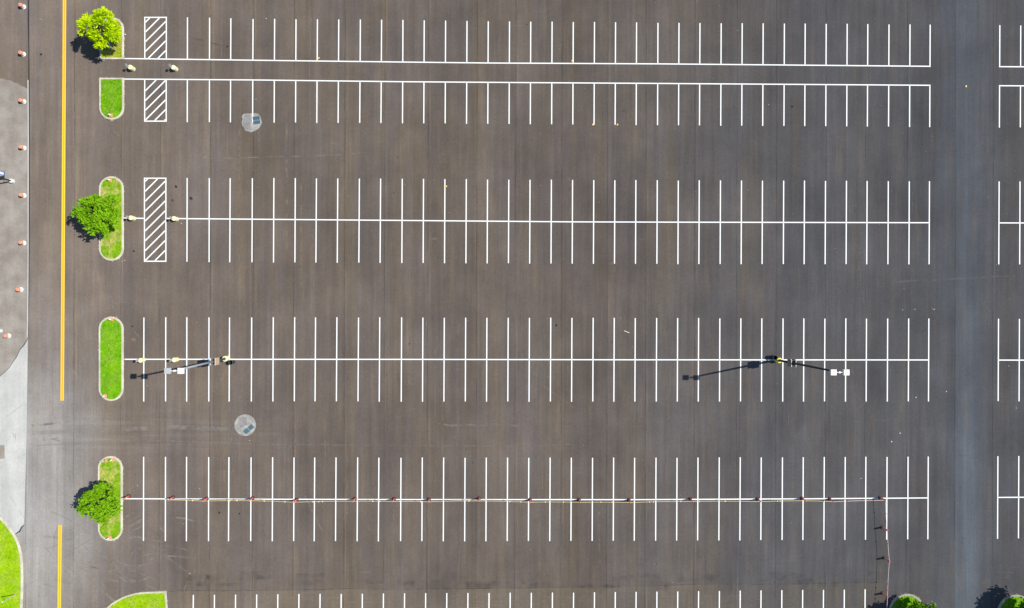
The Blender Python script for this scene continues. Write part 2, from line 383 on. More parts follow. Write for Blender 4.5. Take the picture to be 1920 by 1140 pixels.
rows = {
 1: dict(a=[(271, 31), (351, 32.5), (477, 35.5), (755, 37.3), (915, 39.8), (1233, 42.6), (1744, 46.2), (1914, 47.5)],
         b=[(233, 109.8), (477, 113), (755, 116.4), (915, 118.2), (1233, 119.8), (1744, 124.4), (1920, 125.3)], line='b'),
 2: dict(a=[(233, 148.3), (477, 150), (755, 153.3), (1000, 155), (1233, 156.5), (1744, 160), (1914, 161)],
         b=[(271, 228.5), (351, 229), (715, 230.8), (915, 232.3), (1193, 234.5), (1744, 238), (1900, 239)], line='a'),
 3: dict(a=[(271, 333), (351, 333.3), (713, 335), (1074, 337.6), (1272, 338.3), (1509, 339), (1744, 340), (1900, 340.3)],
         m=[(233, 408.6), (350, 410), (713, 413), (1074, 416), (1272, 416.6), (1509, 417.1), (1744, 417.6), (1900, 418)],
         b=[(271, 491), (351, 491.2), (713, 492.7), (1074, 494.3), (1272, 495), (1744, 495.6), (1900, 495.5)], line='m'),
 4: dict(a=[(270, 595), (713, 595.2), (1193, 596.2), (1509, 597), (1900, 597.8)],
         m=[(233, 673.6), (760, 673.8), (1193, 674.6), (1744, 674.9), (1920, 675.2)],
         b=[(270, 752.6), (713, 752.8), (1193, 753), (1744, 752.6), (1900, 752)], line='m'),
 5: dict(a=[(270, 856.6), (713, 857.9), (1193, 858.4), (1509, 857), (1744, 856), (1900, 855)],
         m=[(233, 935), (500, 936), (760, 936.6), (1193, 936.8), (1509, 935.2), (1744, 933.5), (1900, 932.4)],
         b=[(270, 1014.2), (713, 1014.6), (900, 1014.6), (1300, 1013.4), (1585, 1011.8), (1744, 1011.2), (1900, 1009.6)], line='m'),
}
def row_object(cs, r, x0, x1, hatch):
    d = rows[r]; bm = bmesh.new(); ln = d[d['line']]
    xs = [x0]+[x for x in range(int(x0)+40, int(x1)-20, 40)]+[x1]
    ribbon(bm, [P(x, itp(ln, x)) for x in xs], LW, 0.0180)
    for i, x in enumerate(cs):
        if hatch and i < 2: continue
        ya, yb = itp(d['a'], x), itp(d['b'], x)
        ja, jb = R.uniform(-.4, .4), R.uniform(-.4, .4)
        segs = [(ya+ja, yb+jb)]
        if d['line'] == 'm':
            y = itp(ln, x); segs = [(ya+ja, y-1.3), (y+1.3, yb+jb)]
        elif d['line'] == 'a': segs = [(ya+1.3, yb+jb)]
        else: segs = [(ya+ja, yb-1.3)]
        for p, q in segs:
            ribbon(bm, [P(colx(x, p), p), P(colx(x, q), q)], LW, 0.0180)
    o = obj('stall_markings', bm, M['white']); o['kind'] = 'structure'
def hatch_object(x0, x1, y0, y1, c0, per, closed_top, closed_bot):
    bm = bmesh.new(); z = 0.0230
    def seg(a, b, wd=LW): ribbon(bm, [P(*a), P(*b)], wd, z)
    h = 1.2
    seg((x0, y0), (x0, y1)); seg((x1, y0), (x1, y1))
    if closed_top: seg((x0+h, y0+h), (x1-h, y0+h))
    if closed_bot: seg((x0+h, y1-h), (x1-h, y1-h))
    c = c0
    while c < y1 + (x1-x0):
        # y = c - (x - x0)
        xa = max(x0+h, x0+(c-(y1-h*2*closed_bot))); xb = min(x1-h, x0+(c-(y0+h*2*closed_top)))
        if xb-xa > 2: seg((xa, c-(xa-x0)), (xb, c-(xb-x0)), 0.155)
        c += per
    o = obj('hatched_marking', bm, M['white']); o['kind'] = 'structure'
for r in rows:
    if r == 3:
        d = rows[3]; bm = bmesh.new(); ribbon(bm, [P(233, 408.8), P(269.5, 409.4)], LW, 0.018)
        o = obj('stall_markings', bm, M['white']); o['kind'] = 'structure'
    x0 = 313 if r == 3 else 233.5
    row_object(cols, r, x0, colx(1745, 124 if r < 2 else 160 if r == 2 else 417 if r == 3 else 675 if r == 4 else 933), r <= 3)
    row_object(east, r, colx(1873.2, {1: 124, 2: 160, 3: 417, 4: 675, 5: 933}[r]), 2106, False)
hatch_object(271.7, 312, 31.5, 109.4, 43, 18.2, 1, 0)
hatch_object(271.5, 311.8, 150, 228.4, 171.5, 18.3, 0, 1)
hatch_object(271, 311.2, 333, 491, 341.5, 18.55, 1, 1)
# bottom row, running out of the frame
bm = bmesh.new(); ribbon(bm, [P(x, 1193) for x in range(340, 1640, 60)], LW, 0.018)
for i in range(33):
    x = 362.6+39.6*i if i <= 18 else 1075.6+(i-18)*39.03
    y = itp([(362, 1115.3), (640, 1113.4), (760, 1112.3), (1075, 1111), (1115, 1110.5), (1622, 1105)], x)+R.uniform(-.3, .3)
    ribbon(bm, [P(x, y), P(x-.5, 1191.7)], LW, 0.018); ribbon(bm, [P(x-.5, 1194.3), P(x-1, 1270)], LW, 0.018)
tag(obj('stall_markings', bm, M['white']), kind='structure')
# yellow centre line
def yx(y): return itp([(-80, 121.8), (0, 121.2), (240, 119.8), (500, 118.3), (750, 116.7), (984, 112.8), (1140, 111.2), (1260, 110)], y)
for (a, b) in ((-80, 751), (984, 1260)):
    for s in (-1, 1):
        bm = bmesh.new(); ys = [a+(b-a)*i/12 for i in range(13)]
        ribbon(bm, [P(yx(y)+s*2.05, y) for y in ys], 0.155, 0.0180)
        tag(obj('centre_line', bm, M['yellow']), kind='structure')
    bm = bmesh.new(); ribbon(bm, [P(yx(y), y) for y in ys], 0.16, 0.0140)
    tag(obj('centre_line_residue', bm, M['yellow_old']), kind='structure')

# ---------------------------------------------------------------- scrapes, skid marks, oil
bm = bmesh.new(); bt = bmesh.new(); bs = bmesh.new(); bsm = bmesh.new(); bo = bmesh.new()
def arc(cx, cy, r, a0, a1, n=16, ry=None):
    return [P(cx+r*math.cos(math.radians(a0+(a1-a0)*i/n)), cy+(ry or r)*math.sin(math.radians(a0+(a1-a0)*i/n))) for i in range(n+1)]
def line(b, pts, wd, z=0.0165): ribbon(b, pl(pts), wd, z)
line(bm, [(600, 834), (700, 835), (820, 836), (960, 836), (1070, 833)], 0.09)
line(bm, [(60, 812), (200, 806), (330, 801), (470, 806)], 0.5)
line(bm, [(60, 836), (190, 828), (300, 826), (520, 834), (620, 833)], 0.12)
line(bm, [(1603, 779), (1602, 774), (1612, 763), (1624, 753)], 0.11)
line(bm, [(1585, 790), (1622, 791), (1640, 776)], 0.09); line(bm, [(1640, 788), (1680, 787)], 0.07)
line(bm, [(1005, 692), (1040, 716), (1075, 738)], 0.1); line(bm, [(1000, 712), (1040, 738), (1078, 766)], 0.1)
line(bm, [(950, 775), (1000, 812)], 0.08)
line(bm, [(572, 930), (590, 968), (604, 995)], 0.12); line(bm, [(586, 960), (600, 985)], 0.10)
for x in (1849, 1862, 1878, 1890): line(bm, [(x, 1062), (x-1, 1085)], 0.07)
line(bm, [(1874, 1060), (1895, 1063), (1960, 1064)], 0.10); line(bm, [(1870, 1072), (1900, 1074)], 0.09); line(bm, [(1872, 1082), (1890, 1083)], 0.12)
line(bm, [(700, 1084), (720, 1101)], 0.08); line(bm, [(640, 1106), (700, 1104)], 0.08)
for y, a, b in ((1122, 600, 720), (1126, 800, 1130), (1130, 640, 730), (1119, 940, 1260), (1134, 860, 1050), (1115, 1300, 1480)):
    line(bm, [(a, y+R.uniform(-2, 3)), ((a+b)/2, y+R.uniform(-3, 3)), (b, y+R.uniform(-2, 2))], 0.08)
line(bm, [(130, 1000), (170, 1035), (190, 1052)], 0.10); line(bm, [(150, 1062), (220, 1070), (300, 1052)], 0.14)
line(bm, [(155, 1056), (210, 1075), (255, 1090)], 0.16); line(bm, [(80, 1020), (130, 1080), (180, 1110)], 0.10)
line(bm, [(250, 620), (270, 640)], 0.1)
line(bm, [(1856, 905), (1868, 924)], .1)
ribbon(bm, arc(1895, 612, 50, 190, 300), 0.09, 0.0165); ribbon(bm, arc(1905, 600, 42, 200, 290), 0.08, 0.0165)
ribbon(bm, arc(975, 90, 42, 170, 300), 0.10, 0.0165)
ribbon(bm, arc(252, 62, 20, -60, 60), 0.13, 0.0165)
line(bm, [(369, 1068), (360, 1075), (352, 1090), (345, 1105), (350, 1120), (354, 1140)], 0.08)
line(bm, [(325, 1106), (345, 1115), (353, 1130)], 0.06)
line(bm, [(1709, 180), (1709, 330)], .06); line(bm, [(1603, 340), (1603, 420), (1606, 480), (1618, 560), (1624, 600)], 0.07)
line(bm, [(1711, 360), (1710, 400)], .12); line(bm, [(1709, 500), (1708, 600)], .06); line(bm, [(1650, 1062), (1650, 1095)], .1)
line(bm, [(832, 1060), (834, 1095)], .06); line(bm, [(755, 1062), (753, 1100)], .07)
for _ in range(70):   # long faint N-S drag marks
    x = R.uniform(120, 1900); y = R.uniform(-10, 1000); L = R.uniform(40, 200); dx = R.gauss(0, L*0.035)
    line(bm, [(x, y), (x+dx*.4, y+L*.5), (x+dx, y+L)], R.uniform(0.03, 0.09))
for _ in range(26):
    x = R.uniform(60, 330); y = R.uniform(230, 1080); a = R.uniform(0, 6.28); L = R.uniform(10, 45)
    pts = [P(x+math.cos(a+i*.12)*L*i/5, y+math.sin(a+i*.12)*L*i/5) for i in range(6)]
    ribbon(bm, pts, R.uniform(0.05, 0.12), 0.0165)
for _ in range(60):   # turning scrubs in the south-west corner
    x = R.uniform(75, 330); y = R.uniform(955, 1105); a = R.choice((-.2, .35, .6, 2.6)) + R.gauss(0, .25); L = R.uniform(18, 90); cv = R.gauss(0, .05)
    pts = []
    for i in range(8): pts.append(P(x, y)); x += math.cos(a)*L/8; y += math.sin(a)*L/8; a += cv
    ribbon(bm, pts, R.uniform(0.06, 0.3), 0.0165)
for _ in range(70):   # scrapes on the older strip along the bottom
    x = R.uniform(340, 1620); y = R.uniform(1112, 1142); L = R.uniform(15, 130); v = R.random() < .25
    line(bt if R.random() < .6 else bm, [(x, y), (x+(2 if v else L/2), y+(L*.1 if v else R.gauss(0, 1.5))), (x+(3 if v else L), y+(L*.2 if v else R.gauss(0, 3)))], R.uniform(.05, .13))
for _ in range(40):   # smudges worn along the edge of the newer mat
    x = R.uniform(340, 1650); y = R.uniform(1078, 1100); L = R.uniform(20, 90)
    line(bsm, [(x, y), (x+L/2, y+R.gauss(0, 2)), (x+L, y+R.gauss(0, 3))], R.uniform(.3, 1.3))
for _ in range(3):
    x = R.uniform(300, 1700); y = R.choice((280, 545, 805, 1050))+R.uniform(-28, 28); L = R.uniform(80, 320); b = R.gauss(0, .05)
    line(bm, [(x+L*i/6, y+b*L*i/6+R.gauss(0, 1)) for i in range(7)], R.uniform(.1, .35))
# tan dabs
for x, y, wd, ht in ((530, 107, 11, 4), (813, 448, 14, 5), (898, 199, 17, 4), (1144, 895, 6, 6), (1184, 892, 6, 4), (683, 1073, 25, 3), (415, 1089, 9, 4), (625, 270, 14, 8), (620, 224, 14, 6), (470, 1086, 8, 3),
                    (165, 548, 16, 6), (250, 637, 8, 6), (255, 912, 18, 2), (255, 962, 18, 2), (1132, 77, 14, 6), (1148, 494, 18, 4), (1848, 1092, 16, 6), (1795, 1075, 14, 8)):
    line(bt, [(x-wd/2, y), (x+wd/2, y+R.uniform(-.6, .6))], ht*M_PX)
for _ in range(46):
    x = R.uniform(420, 1350); y = R.uniform(-20, 1000); L = R.uniform(60, 300)
    line(bt, [(x, y), (x+R.uniform(-1, 1), y+L*.5), (x+R.uniform(-2, 2), y+L)], R.uniform(0.06, 0.28))
# skids
line(bs, [(60, 798), (90, 795), (114, 792)], 0.28); line(bs, [(74, 826), (95, 824), (113, 819)], 0.26); line(bs, [(80, 820), (112, 826)], 0.18)
line(bs, [(354, 68), (362, 72), (378, 75), (395, 80), (420, 87)], 0.14)
# oil and tar spots
def spot(b, x, y, r, z=0.0165):
    n = 9; c = P(x, y); vs = []
    for i in range(n):
        a = 2*math.pi*i/n; q = r*R.uniform(0.6, 1.25); vs.append(b.verts.new((c.x+q*math.cos(a), c.y+q*math.sin(a), z)))
    b.faces.new(vs)
for x, y, r in ((324, 376, .16), (358, 372, .2), (251, 471, .14), (426, 87, .15), (77, 102, .16), (449, 963, .12), (411, 961, .12), (1485, 200, .13), (725, 703, .08), (768, 645, .1), (330, 350, .16), (1043, 610, .14), (248, 612, .12)):
    spot(bo, x, y, r)
for _ in range(34): spot(bo, R.uniform(60, 1900), R.uniform(0, 1130), R.uniform(.03, .09))
tag(obj('scrape_marks', bm, M['scuff']), kind='structure'); tag(obj('stain_marks', bt, M['scuff_tan']), kind='structure')
tag(obj('skid_marks', bs, M['skid']), kind='structure'); tag(obj('smudge_marks', bsm, M['smudge']), kind='structure'); tag(obj('oil_spots', bo, M['oil']), kind='structure')
# pale grit scattered on the asphalt
bm = bmesh.new()
def stone(x, y, r):
    c = P(x, y); m = Matrix.Translation((c.x, c.y, r*.3)) @ Matrix.Diagonal((1, R.uniform(.6, 1), .6, 1))
    bmesh.ops.create_icosphere(bm, subdivisions=1, radius=r, matrix=m)
for x, y, r in ((235, 65, .16), (480, 186, .06), (499, 35, .08), (1671, 828, .13), (1687, 812, .13), (1774, 734, .09), (1891, 686, .07), (1905, 765, .07), (1717, 745, .1), (1751, 580, .09), (1692, 581, .08), (1715, 580, .09), (1748, 579, .06),
                (1566, 466, .06), (258, 910, .06), (374, 916, .06), (340, 419, .08), (356, 1075, .08), (344, 982, .05), (1441, 196, .07), (1614, 897, .08), (1383, 57, .06), (468, 826, .06), (276, 723, .05), (234, 488, .07), (229, 490, .06), (77, 36, .06), (1163, 597, .06), (1747, 1127, .06), (369, 605, .05)):
    stone(x, y, r)
for _ in range(230): stone(R.uniform(60, 1910), R.uniform(0, 1110), R.uniform(.015, .045))
line_pts = [(1170, 620), (1180, 624)]
ribbon(bm, pl(line_pts), 0.10, 0.03)
tag(obj('road_grit', bm, M['grit_w']), 'pale grit and pebbles scattered thinly over the asphalt', 'grit', kind='stuff')

# ---------------------------------------------------------------- traffic islands and lawns
def outline(x0, x1, y0, y1, rt, rb):
    """closed outline (pixels), rounded at top and/or bottom, clockwise from left side"""
    cx = (x0+x1)/2; r = (x1-x0)/2; pts = []
    n = 20
    if rt: pts += [(cx+r*math.cos(math.pi+math.pi*i/n), y0+r+r*math.sin(math.pi+math.pi*i/n)) for i in range(n+1)]
    else: pts += [(x0, y0), (x1, y0)]
    if rb: pts += [(cx+r*math.cos(math.pi*i/n), y1-r+r*math.sin(math.pi*i/n)) for i in range(n+1)]
    else: pts += [(x1, y1), (x0, y1)]
    return pts
def inset(pts, d):
    n = len(pts); out = []
    for i in range(n):
        a, b, c = pts[i-1], pts[i], pts[(i+1) % n]
        e1 = (b-a).normalized(); e2 = (c-b).normalized()
        n1 = Vector((-e1.y, e1.x, 0)); n2 = Vector((-e2.y, e2.x, 0)); m = (n1+n2).normalized()
        out.append(b + m*d/max(0.4, m.dot(n1)))
    return out
def inside(p, poly):
    c = False; n = len(poly)
    for i in range(n):
        a, b = poly[i], poly[i-1]
        if (a.y > p[1]) != (b.y > p[1]) and p[0] < (b.x-a.x)*(p[1]-a.y)/(b.y-a.y)+a.x: c = not c
    return c
def island(name, label, cat, pxpts, mat, kw=0.21, group=None, blades=2600, hk=0.15, dirt=True):
    pts = pl(pxpts)
    area = sum(a.x*b.y-b.x*a.y for a, b in zip(pts, pts[1:]+pts[:1]))/2
    if area < 0: pts = pts[::-1]
    cen = sum(pts, Vector())/len(pts); cen.z = 0
    pts = [p-cen for p in pts]
    root = thing(name, label, cat, cen, 0, group)
    inn = inset(pts, kw); i1 = inset(pts, 0.03); i2 = inset(pts, kw-0.02)
    bm = bmesh.new(); n = len(pts)
    rings = [[bm.verts.new((p.x, p.y, z)) for p in ps] for ps, z in ((pts, -0.01), (pts, hk-0.03), (i1, hk), (i2, hk), (inn, hk-0.02), (inn, 0.02))]
    for a, b in zip(rings, rings[1:]):
        for i in range(n): bm.faces.new((a[i], a[(i+1) % n], b[(i+1) % n], b[i]))
    obj('kerb', bm, M['kerb'], root)
    bm = bmesh.new(); gp = inset(pts, kw-0.005)
    f = bm.faces.new([bm.verts.new((p.x, p.y, hk-0.03)) for p in gp])
    bmesh.ops.triangulate(bm, faces=bm.faces[:])
    xs = [p.x for p in inn]; ys = [p.y for p in inn]; made = 0; tr = 0
    while made < blades and tr < blades*4:
        tr += 1; x = R.uniform(min(xs), max(xs)); y = R.uniform(min(ys), max(ys))
        if not inside((x, y), inn): continue
        made += 1; a = R.uniform(0, 6.28); wd = R.uniform(.02, .05); h = R.uniform(.04, .11); lx, ly = R.gauss(0, .05), R.gauss(0, .05)
        z0 = hk-0.035
        bm.faces.new((bm.verts.new((x-wd*math.cos(a), y-wd*math.sin(a), z0)), bm.verts.new((x+wd*math.cos(a), y+wd*math.sin(a), z0)), bm.verts.new((x+lx, y+ly, z0+h))))
    o = obj('grass', bm, mat, root); o['kind'] = 'stuff'
    if dirt:
        # crumbs of dirt lying against the foot of the kerb
        bm = bmesh.new(); out = inset(pts, -0.06); k = 0
        for i in range(n):
            a, b = out[i], out[(i+1) % n]; L = (b-a).length; m = max(1, int(L/0.35))
            for j in range(m):
                if R.random() < 0.55: continue
                q = a+(b-a)*((j+R.random())/m); vs = []
                rr = R.uniform(.04, .13)
                for t in range(6):
                    an = 2*math.pi*t/6; vs.append(bm.verts.new((q.x+rr*R.uniform(.5, 1.2)*math.cos(an), q.y+rr*R.uniform(.5, 1.2)*math.sin(an), 0.0195+0.00003*k)))
                bm.faces.new(vs); k += 1
        if k:
            obj('dirt_edge', bm, M['dirt'], root)['kind'] = 'stuff'
        else: bm.free()
    return root
GI = 'kerbed grass islands at the west ends of the parking rows'
island('traffic_island', 'topmost kerbed grass island, straw yellow grass under the yellow-green tree', 'traffic island', outline(188, 232.6, 33, 111.7, 1, 0), M['grass_yellow'], group=GI)
island('traffic_island', 'short treeless grass island with squared top and rounded bottom', 'traffic island', outline(187, 233, 146.4, 225, 0, 1), M['grass'], group=GI)
island('traffic_island', 'long patchy grass island beside the second hatched bay row', 'traffic island', outline(186.5, 232.2, 331, 489, 1, 1), M['grass_dry'], group=GI)
island('traffic_island', 'long bright green island with no tree, rounded at both ends', 'traffic island', outline(186, 231.8, 594, 751.5, 1, 1), M['grass'], group=GI)
island('traffic_island', 'grass island at the start of the taped row, two cones at its top end', 'traffic island', outline(184.5, 230.3, 855, 1013.5, 1, 1), M['grass_dry'], group=GI)
island('corner_island', 'large grass island with curved top left kerb at the bottom edge of the lot', 'traffic island',
       [(170, 1200), (178, 1166), (190, 1150), (200, 1139.5), (209, 1131), (220, 1124.6), (230, 1119), (238.7, 1115.7), (254.4, 1111.2), (269, 1109.5), (290, 1108.6), (312, 1107.8), (313, 1122), (314.5, 1142), (316, 1200), (318, 1262), (172, 1262)], M['grass_lime'], blades=5000)
island('traffic_island', 'round-ended island at the bottom right, left of the two there, with a tree', 'traffic island', outline(1666.5, 1733.5, 1113, 1270, 1, 1), M['grass'], 0.24, blades=4000)
island('traffic_island', 'round-ended island cut by the bottom right corner, with a tree', 'traffic island', outline(1869.5, 1938, 1114.5, 1270, 1, 1), M['grass'], 0.24, blades=4000)
island('lawn', 'bright green lawn with a curved pale kerb in the bottom left corner', 'lawn',
       [(-160, 1260), (-160, 860), (-60, 920), (-20, 950), (0, 967.5), (12.6, 980), (20, 990), (27.6, 1001), (33, 1011), (37, 1021), (41, 1037), (43.2, 1055), (43.8, 1080), (43.6, 1110), (42.4, 1140), (41, 1200), (40, 1260)], M['grass_lime'], 0.24, blades=9000)

# ---------------------------------------------------------------- trees
def tree(label, px, py, z0, z1, rad, mat, nclump, per, leaf, sd, sprig=False, name='tree', rtrunk=.11, dx=0, dy=0):
    rr = random.Random(sd); base = P(px, py); base.z = 0.1
    root = thing(name, label, 'tree', base, 0)
    bm = bmesh.new(); zc = (z0+z1)/2; hz = (z1-z0)/2
    tube(bm, [(0, 0, 0), (0.03, 0.02, z0*0.6), (dx*.4, dy*.4, z0+0.3), (dx, dy, zc+hz*.6)], [rtrunk*1.35, rtrunk, rtrunk*.75, rtrunk*.25], 10)
    clumps = []
    for i in range(nclump):
        a = rr.uniform(0, 2*math.pi); u = rr.random()
        zz = rr.uniform(-0.75, 1.0)
        env = math.sqrt(max(0.02, 1-zz*zz*0.85)) * (1 + .16*math.sin(3*a+sd) + .10*math.sin(5*a+2*sd) + .06*math.sin(9*a))
        q = env*rad*(0.25+0.75*math.sqrt(u))*0.86
        clumps.append(Vector((dx+q*math.cos(a), dy+q*math.sin(a), zc+hz*zz)))
    for c in clumps[::3]:
        s = Vector((dx*.3, dy*.3, rr.uniform(z0*.8, zc))); m = s.lerp(c, .5)+Vector((0, 0, .1))
        tube(bm, [s, m, c], [rtrunk*.4, rtrunk*.22, .012], 5)
    obj('trunk', bm, M['bark'], root)
    bm = bmesh.new()
    for c in clumps:
        cr = rr.uniform(.30, .62)*rad/2.6; out = (c-Vector((dx, dy, zc-hz*.5))).normalized()
        for j in range(per):
            d = Vector((rr.gauss(0, 1), rr.gauss(0, 1), rr.gauss(0, .8)))
            if sprig: d = (d*0.55+out*1.1)
            d.normalize(); p = c+d*cr*rr.uniform(.3, 1.0)
            L = leaf*rr.uniform(.7, 1.4); wd = L*(0.20 if sprig else 0.38)*rr.uniform(.8, 1.2)
            ax = d if sprig else Vector((rr.gauss(0, 1), rr.gauss(0, 1), rr.gauss(0, .7))).normalized()
            nn = (Vector((rr.gauss(0, .8), rr.gauss(0, .8), 1))).normalized(); sd_ = ax.cross(nn)
            if sd_.length < .05: sd_ = Vector((1, 0, 0))
            sd_.normalize(); up = sd_.cross(ax).normalized()
            a1 = bm.verts.new(p); b1 = bm.verts.new(p+ax*L*.45+sd_*wd+up*.02); c1 = bm.verts.new(p+ax*L-up*.02); d1 = bm.verts.new(p+ax*L*.45-sd_*wd+up*.02)
            bm.faces.new((a1, b1, c1)); bm.faces.new((a1, c1, d1))
    obj('crown', bm, mat, root)
    return root
tree('yellow-green tree with spiky sprigs on the topmost island', 213.5, 75, 2.0, 4.5, 2.10, M['leaf_yellow'], 85, 44, 0.40, 11, True, dx=.30, dy=0.12)
tree('green leafy tree overhanging the patchy island beside the second hatched row', 209, 408, 1.5, 4.4, 2.6, M['leaf_green'], 88, 44, 0.30, 5)
tree('green leafy tree on the island at the start of the taped row', 213, 930, 1.5, 4.2, 2.42, M['leaf_green'], 84, 44, 0.28, 23)
tree('dark green tree on the bottom right island nearer the taped barrier', 1700, 1150, 1.2, 3.9, 2.75, M['leaf_deep'], 110, 50, 0.30, 31)
tree('dark green tree on the island at the bottom right corner with a wide shadow', 1907, 1152, 1.6, 5.2, 3.5, M['leaf_deep'], 150, 55, 0.32, 47)

# ---------------------------------------------------------------- storm drains
def drain(label, cpx, outl, g0, gw, gh, ang, half):
    c = P(*cpx); root = thing('storm_drain', label, 'storm drain', c, 0, 'storm drains set in concrete collars')
    pts = [P(*p)-c for p in outl]
    bm = bmesh.new(); f = bm.faces.new([bm.verts.new((p.x, p.y, 0.009)) for p in pts]); f.normal_update()
    if f.normal.z < 0: f.normal_flip()
    r = bmesh.ops.extrude_face_region(bm, geom=[f])   # a real slab
    for v in [e for e in r['geom'] if isinstance(e, bmesh.types.BMVert)]: v.co.z = 0.0125
    bmesh.ops.triangulate(bm, faces=bm.faces[:])
    obj('concrete_collar', bm, M['collar'], root)
    hp = [P(*p)-c for p in half]; bm = bmesh.new(); f = bm.faces.new([bm.verts.new((p.x, p.y, 0.0152)) for p in hp]); f.normal_update()
    if f.normal.z < 0: f.normal_flip()
    obj('mortar_patch', bm, M['collar_dark'], root)
    gc = P(*g0)-c
    for s in (-1, 1):
        rot = Matrix.Rotation(ang, 3, 'Z'); ctr = gc+rot @ Vector((0, s*gh*.62, 0))
        bm = bmesh.new(); box(bm, (ctr.x, ctr.y, 0.019), (gw-.02, gh-.02, .006), rot)
        fr = obj('grate', bm, M['hole'], root)
        bm = bmesh.new(); z = .030
        for k in range(7):
            q = ctr+rot @ Vector((-gw/2+gw*k/6, 0, 0)); box(bm, (q.x, q.y, z), (.045, gh, .03), rot)
        for t in (-1, 1):
            q = ctr+rot @ Vector((0, t*gh/2, 0)); box(bm, (q.x, q.y, z+.002), (gw+.05, .05, .034), rot)
        obj('grate_bars', bm, M['grate'], fr)
o1 = [(400+x/11.4, 180+y/11.4) for x, y in ((640, 385), (700, 377), (800, 372), (900, 365), (960, 375), (1010, 450), (1035, 540), (1030, 600), (1000, 655), (960, 700), (900, 740), (800, 775), (720, 750), (685, 735), (660, 680), (620, 625), (608, 560), (628, 500), (610, 440))]
drain('irregular chipped concrete collar with a grate at the foot of a stall line', (472, 229.5), o1, (481, 225.6), .82, .42, math.radians(7), [(459, 216), (469, 215), (470, 233), (466, 244), (460, 243), (456, 233), (456, 222)])
cx, cy = 459.7, 797
drain('round concrete collar with a tilted grate below the third parking row', (cx, cy), [(cx+20.2*math.cos(a*math.pi/18)*R.uniform(.985, 1.015), cy+20.2*math.sin(a*math.pi/18)*R.uniform(.985, 1.015)) for a in range(36)],
      (466.5, 804.5), .50, .60, math.radians(-48), [(448, 786), (457, 781), (463, 782), (463, 797), (452, 802), (446, 796)])

# ---------------------------------------------------------------- lamp posts (tall, twin heads, sign box)
def lamp_post(label, base, lean, head_mat, pole_mat, base_mat, front):
    b = P(*base); root = thing('lamp_post', label, 'lamp post', b, 0, 'tall twin-headed parking lot lamp posts')
    HT = 15.0
    bm = bmesh.new(); lathe(bm, [(.34, 0), (.34, .86), (.31, .90)], 28); obj('pole_base', bm, base_mat, root, smooth=False)
    bm = bmesh.new(); lathe(bm, [(.22, .90), (.22, .935), (.13, .95)], 20); obj('base_plate', bm, M['steel'], root)
    bm = bmesh.new(); tube(bm, [(0, 0, .9), (lean[0], lean[1], HT)], [.14, .10], 14); obj('pole', bm, pole_mat, root, smooth=True)
    t = Vector((lean[0], lean[1], HT))
    bm = bmesh.new(); box(bm, t+Vector((0, 0, .02)), (.2, .2, .14), bev=.02)
    box(bm, t+Vector((0, 0, .0)), (.75, .07, .09)); obj('cross_arm', bm, M['lamp_top'], root)
    for s in (-1, 1):
        bm = bmesh.new(); box(bm, t+Vector((s*.68, 0, .02)), (.62, .62, .30), bev=.025)
        h = obj('lamp_head', bm, head_mat[0 if s < 0 else 1], root)
        bm = bmesh.new(); box(bm, t+Vector((s*.68, 0, -.145)), (.5, .5, .03), bev=.01); obj('lens', bm, M['lens'], h)
    # four-sided row sign box round the pole
    def at(z): return Vector((lean[0]*z/HT, lean[1]*z/HT, z))
    c = at(4.1)
    for s in (-1, 1):
        bm = bmesh.new(); box(bm, c+Vector((s*.27, 0, 0)), (.03, .86, 1.15)); p = obj('sign_panel', bm, front if s > 0 else M['panel_grey'], root)
        bm = bmesh.new(); box(bm, c+Vector((s*.27, 0, .59)), (.045, .9, .03)); obj('panel_rim', bm, M['wht_plastic'], p)
        bm = bmesh.new(); box(bm, c+Vector((0, s*.30, 0)), (.50, .03, 1.0)); obj('sign_panel', bm, M['panel_grey'], root)
    for z in (-.4, .4):
        bm = bmesh.new(); box(bm, c+Vector((0, 0, z)), (.52, .06, .05)); obj('sign_bracket', bm, M['steel'], root)
    return root
lamp_post('tall twin-headed lamp post near the treeless island, pale pole and tan sign box', (426.5, 671.8), (.50, -.10), (M['lamp_grey'], M['lamp_top']), M['steel'], M['cream'], M['tan_sign'])
lamp_post('tall twin-headed lamp post toward the right, grey pole coloured as if shaded and two white heads', (1456.5, 674.8), (.55, -.08), (M['lamp_top'], M['lamp_top']), M['steel_shaded'], M['yel_base'], M['panel_grey'])

def trash_can(label, px):
    b = P(*px); root = thing('trash_can', label, 'trash can', b, 0, 'trash cans beside the lamp posts')
    bm = bmesh.new(); lathe(bm, [(.24, .0), (.26, .4), (.28, .85), (.30, .88), (.30, .92), (.25, .92), (.24, .33)], 24, cap=False)
    obj('can_body', bm, M['rubber'], root, smooth=True)
    bm = bmesh.new(); lathe(bm, [(.23, .02), (.232, .30)], 20); obj('bin_liner', bm, M['hole'], root)
    bm = bmesh.new(); tube(bm, [(.295*math.cos(a*math.pi/12), .295*math.sin(a*math.pi/12), .90) for a in range(25)], .018, 6); obj('rim', bm, M['panel_grey'], root)
trash_can('dark open trash can left of the eastern lamp post base', (1448.5, 669.5))
trash_can('dark trash can tucked right of the western lamp post base', (437.5, 678.5))

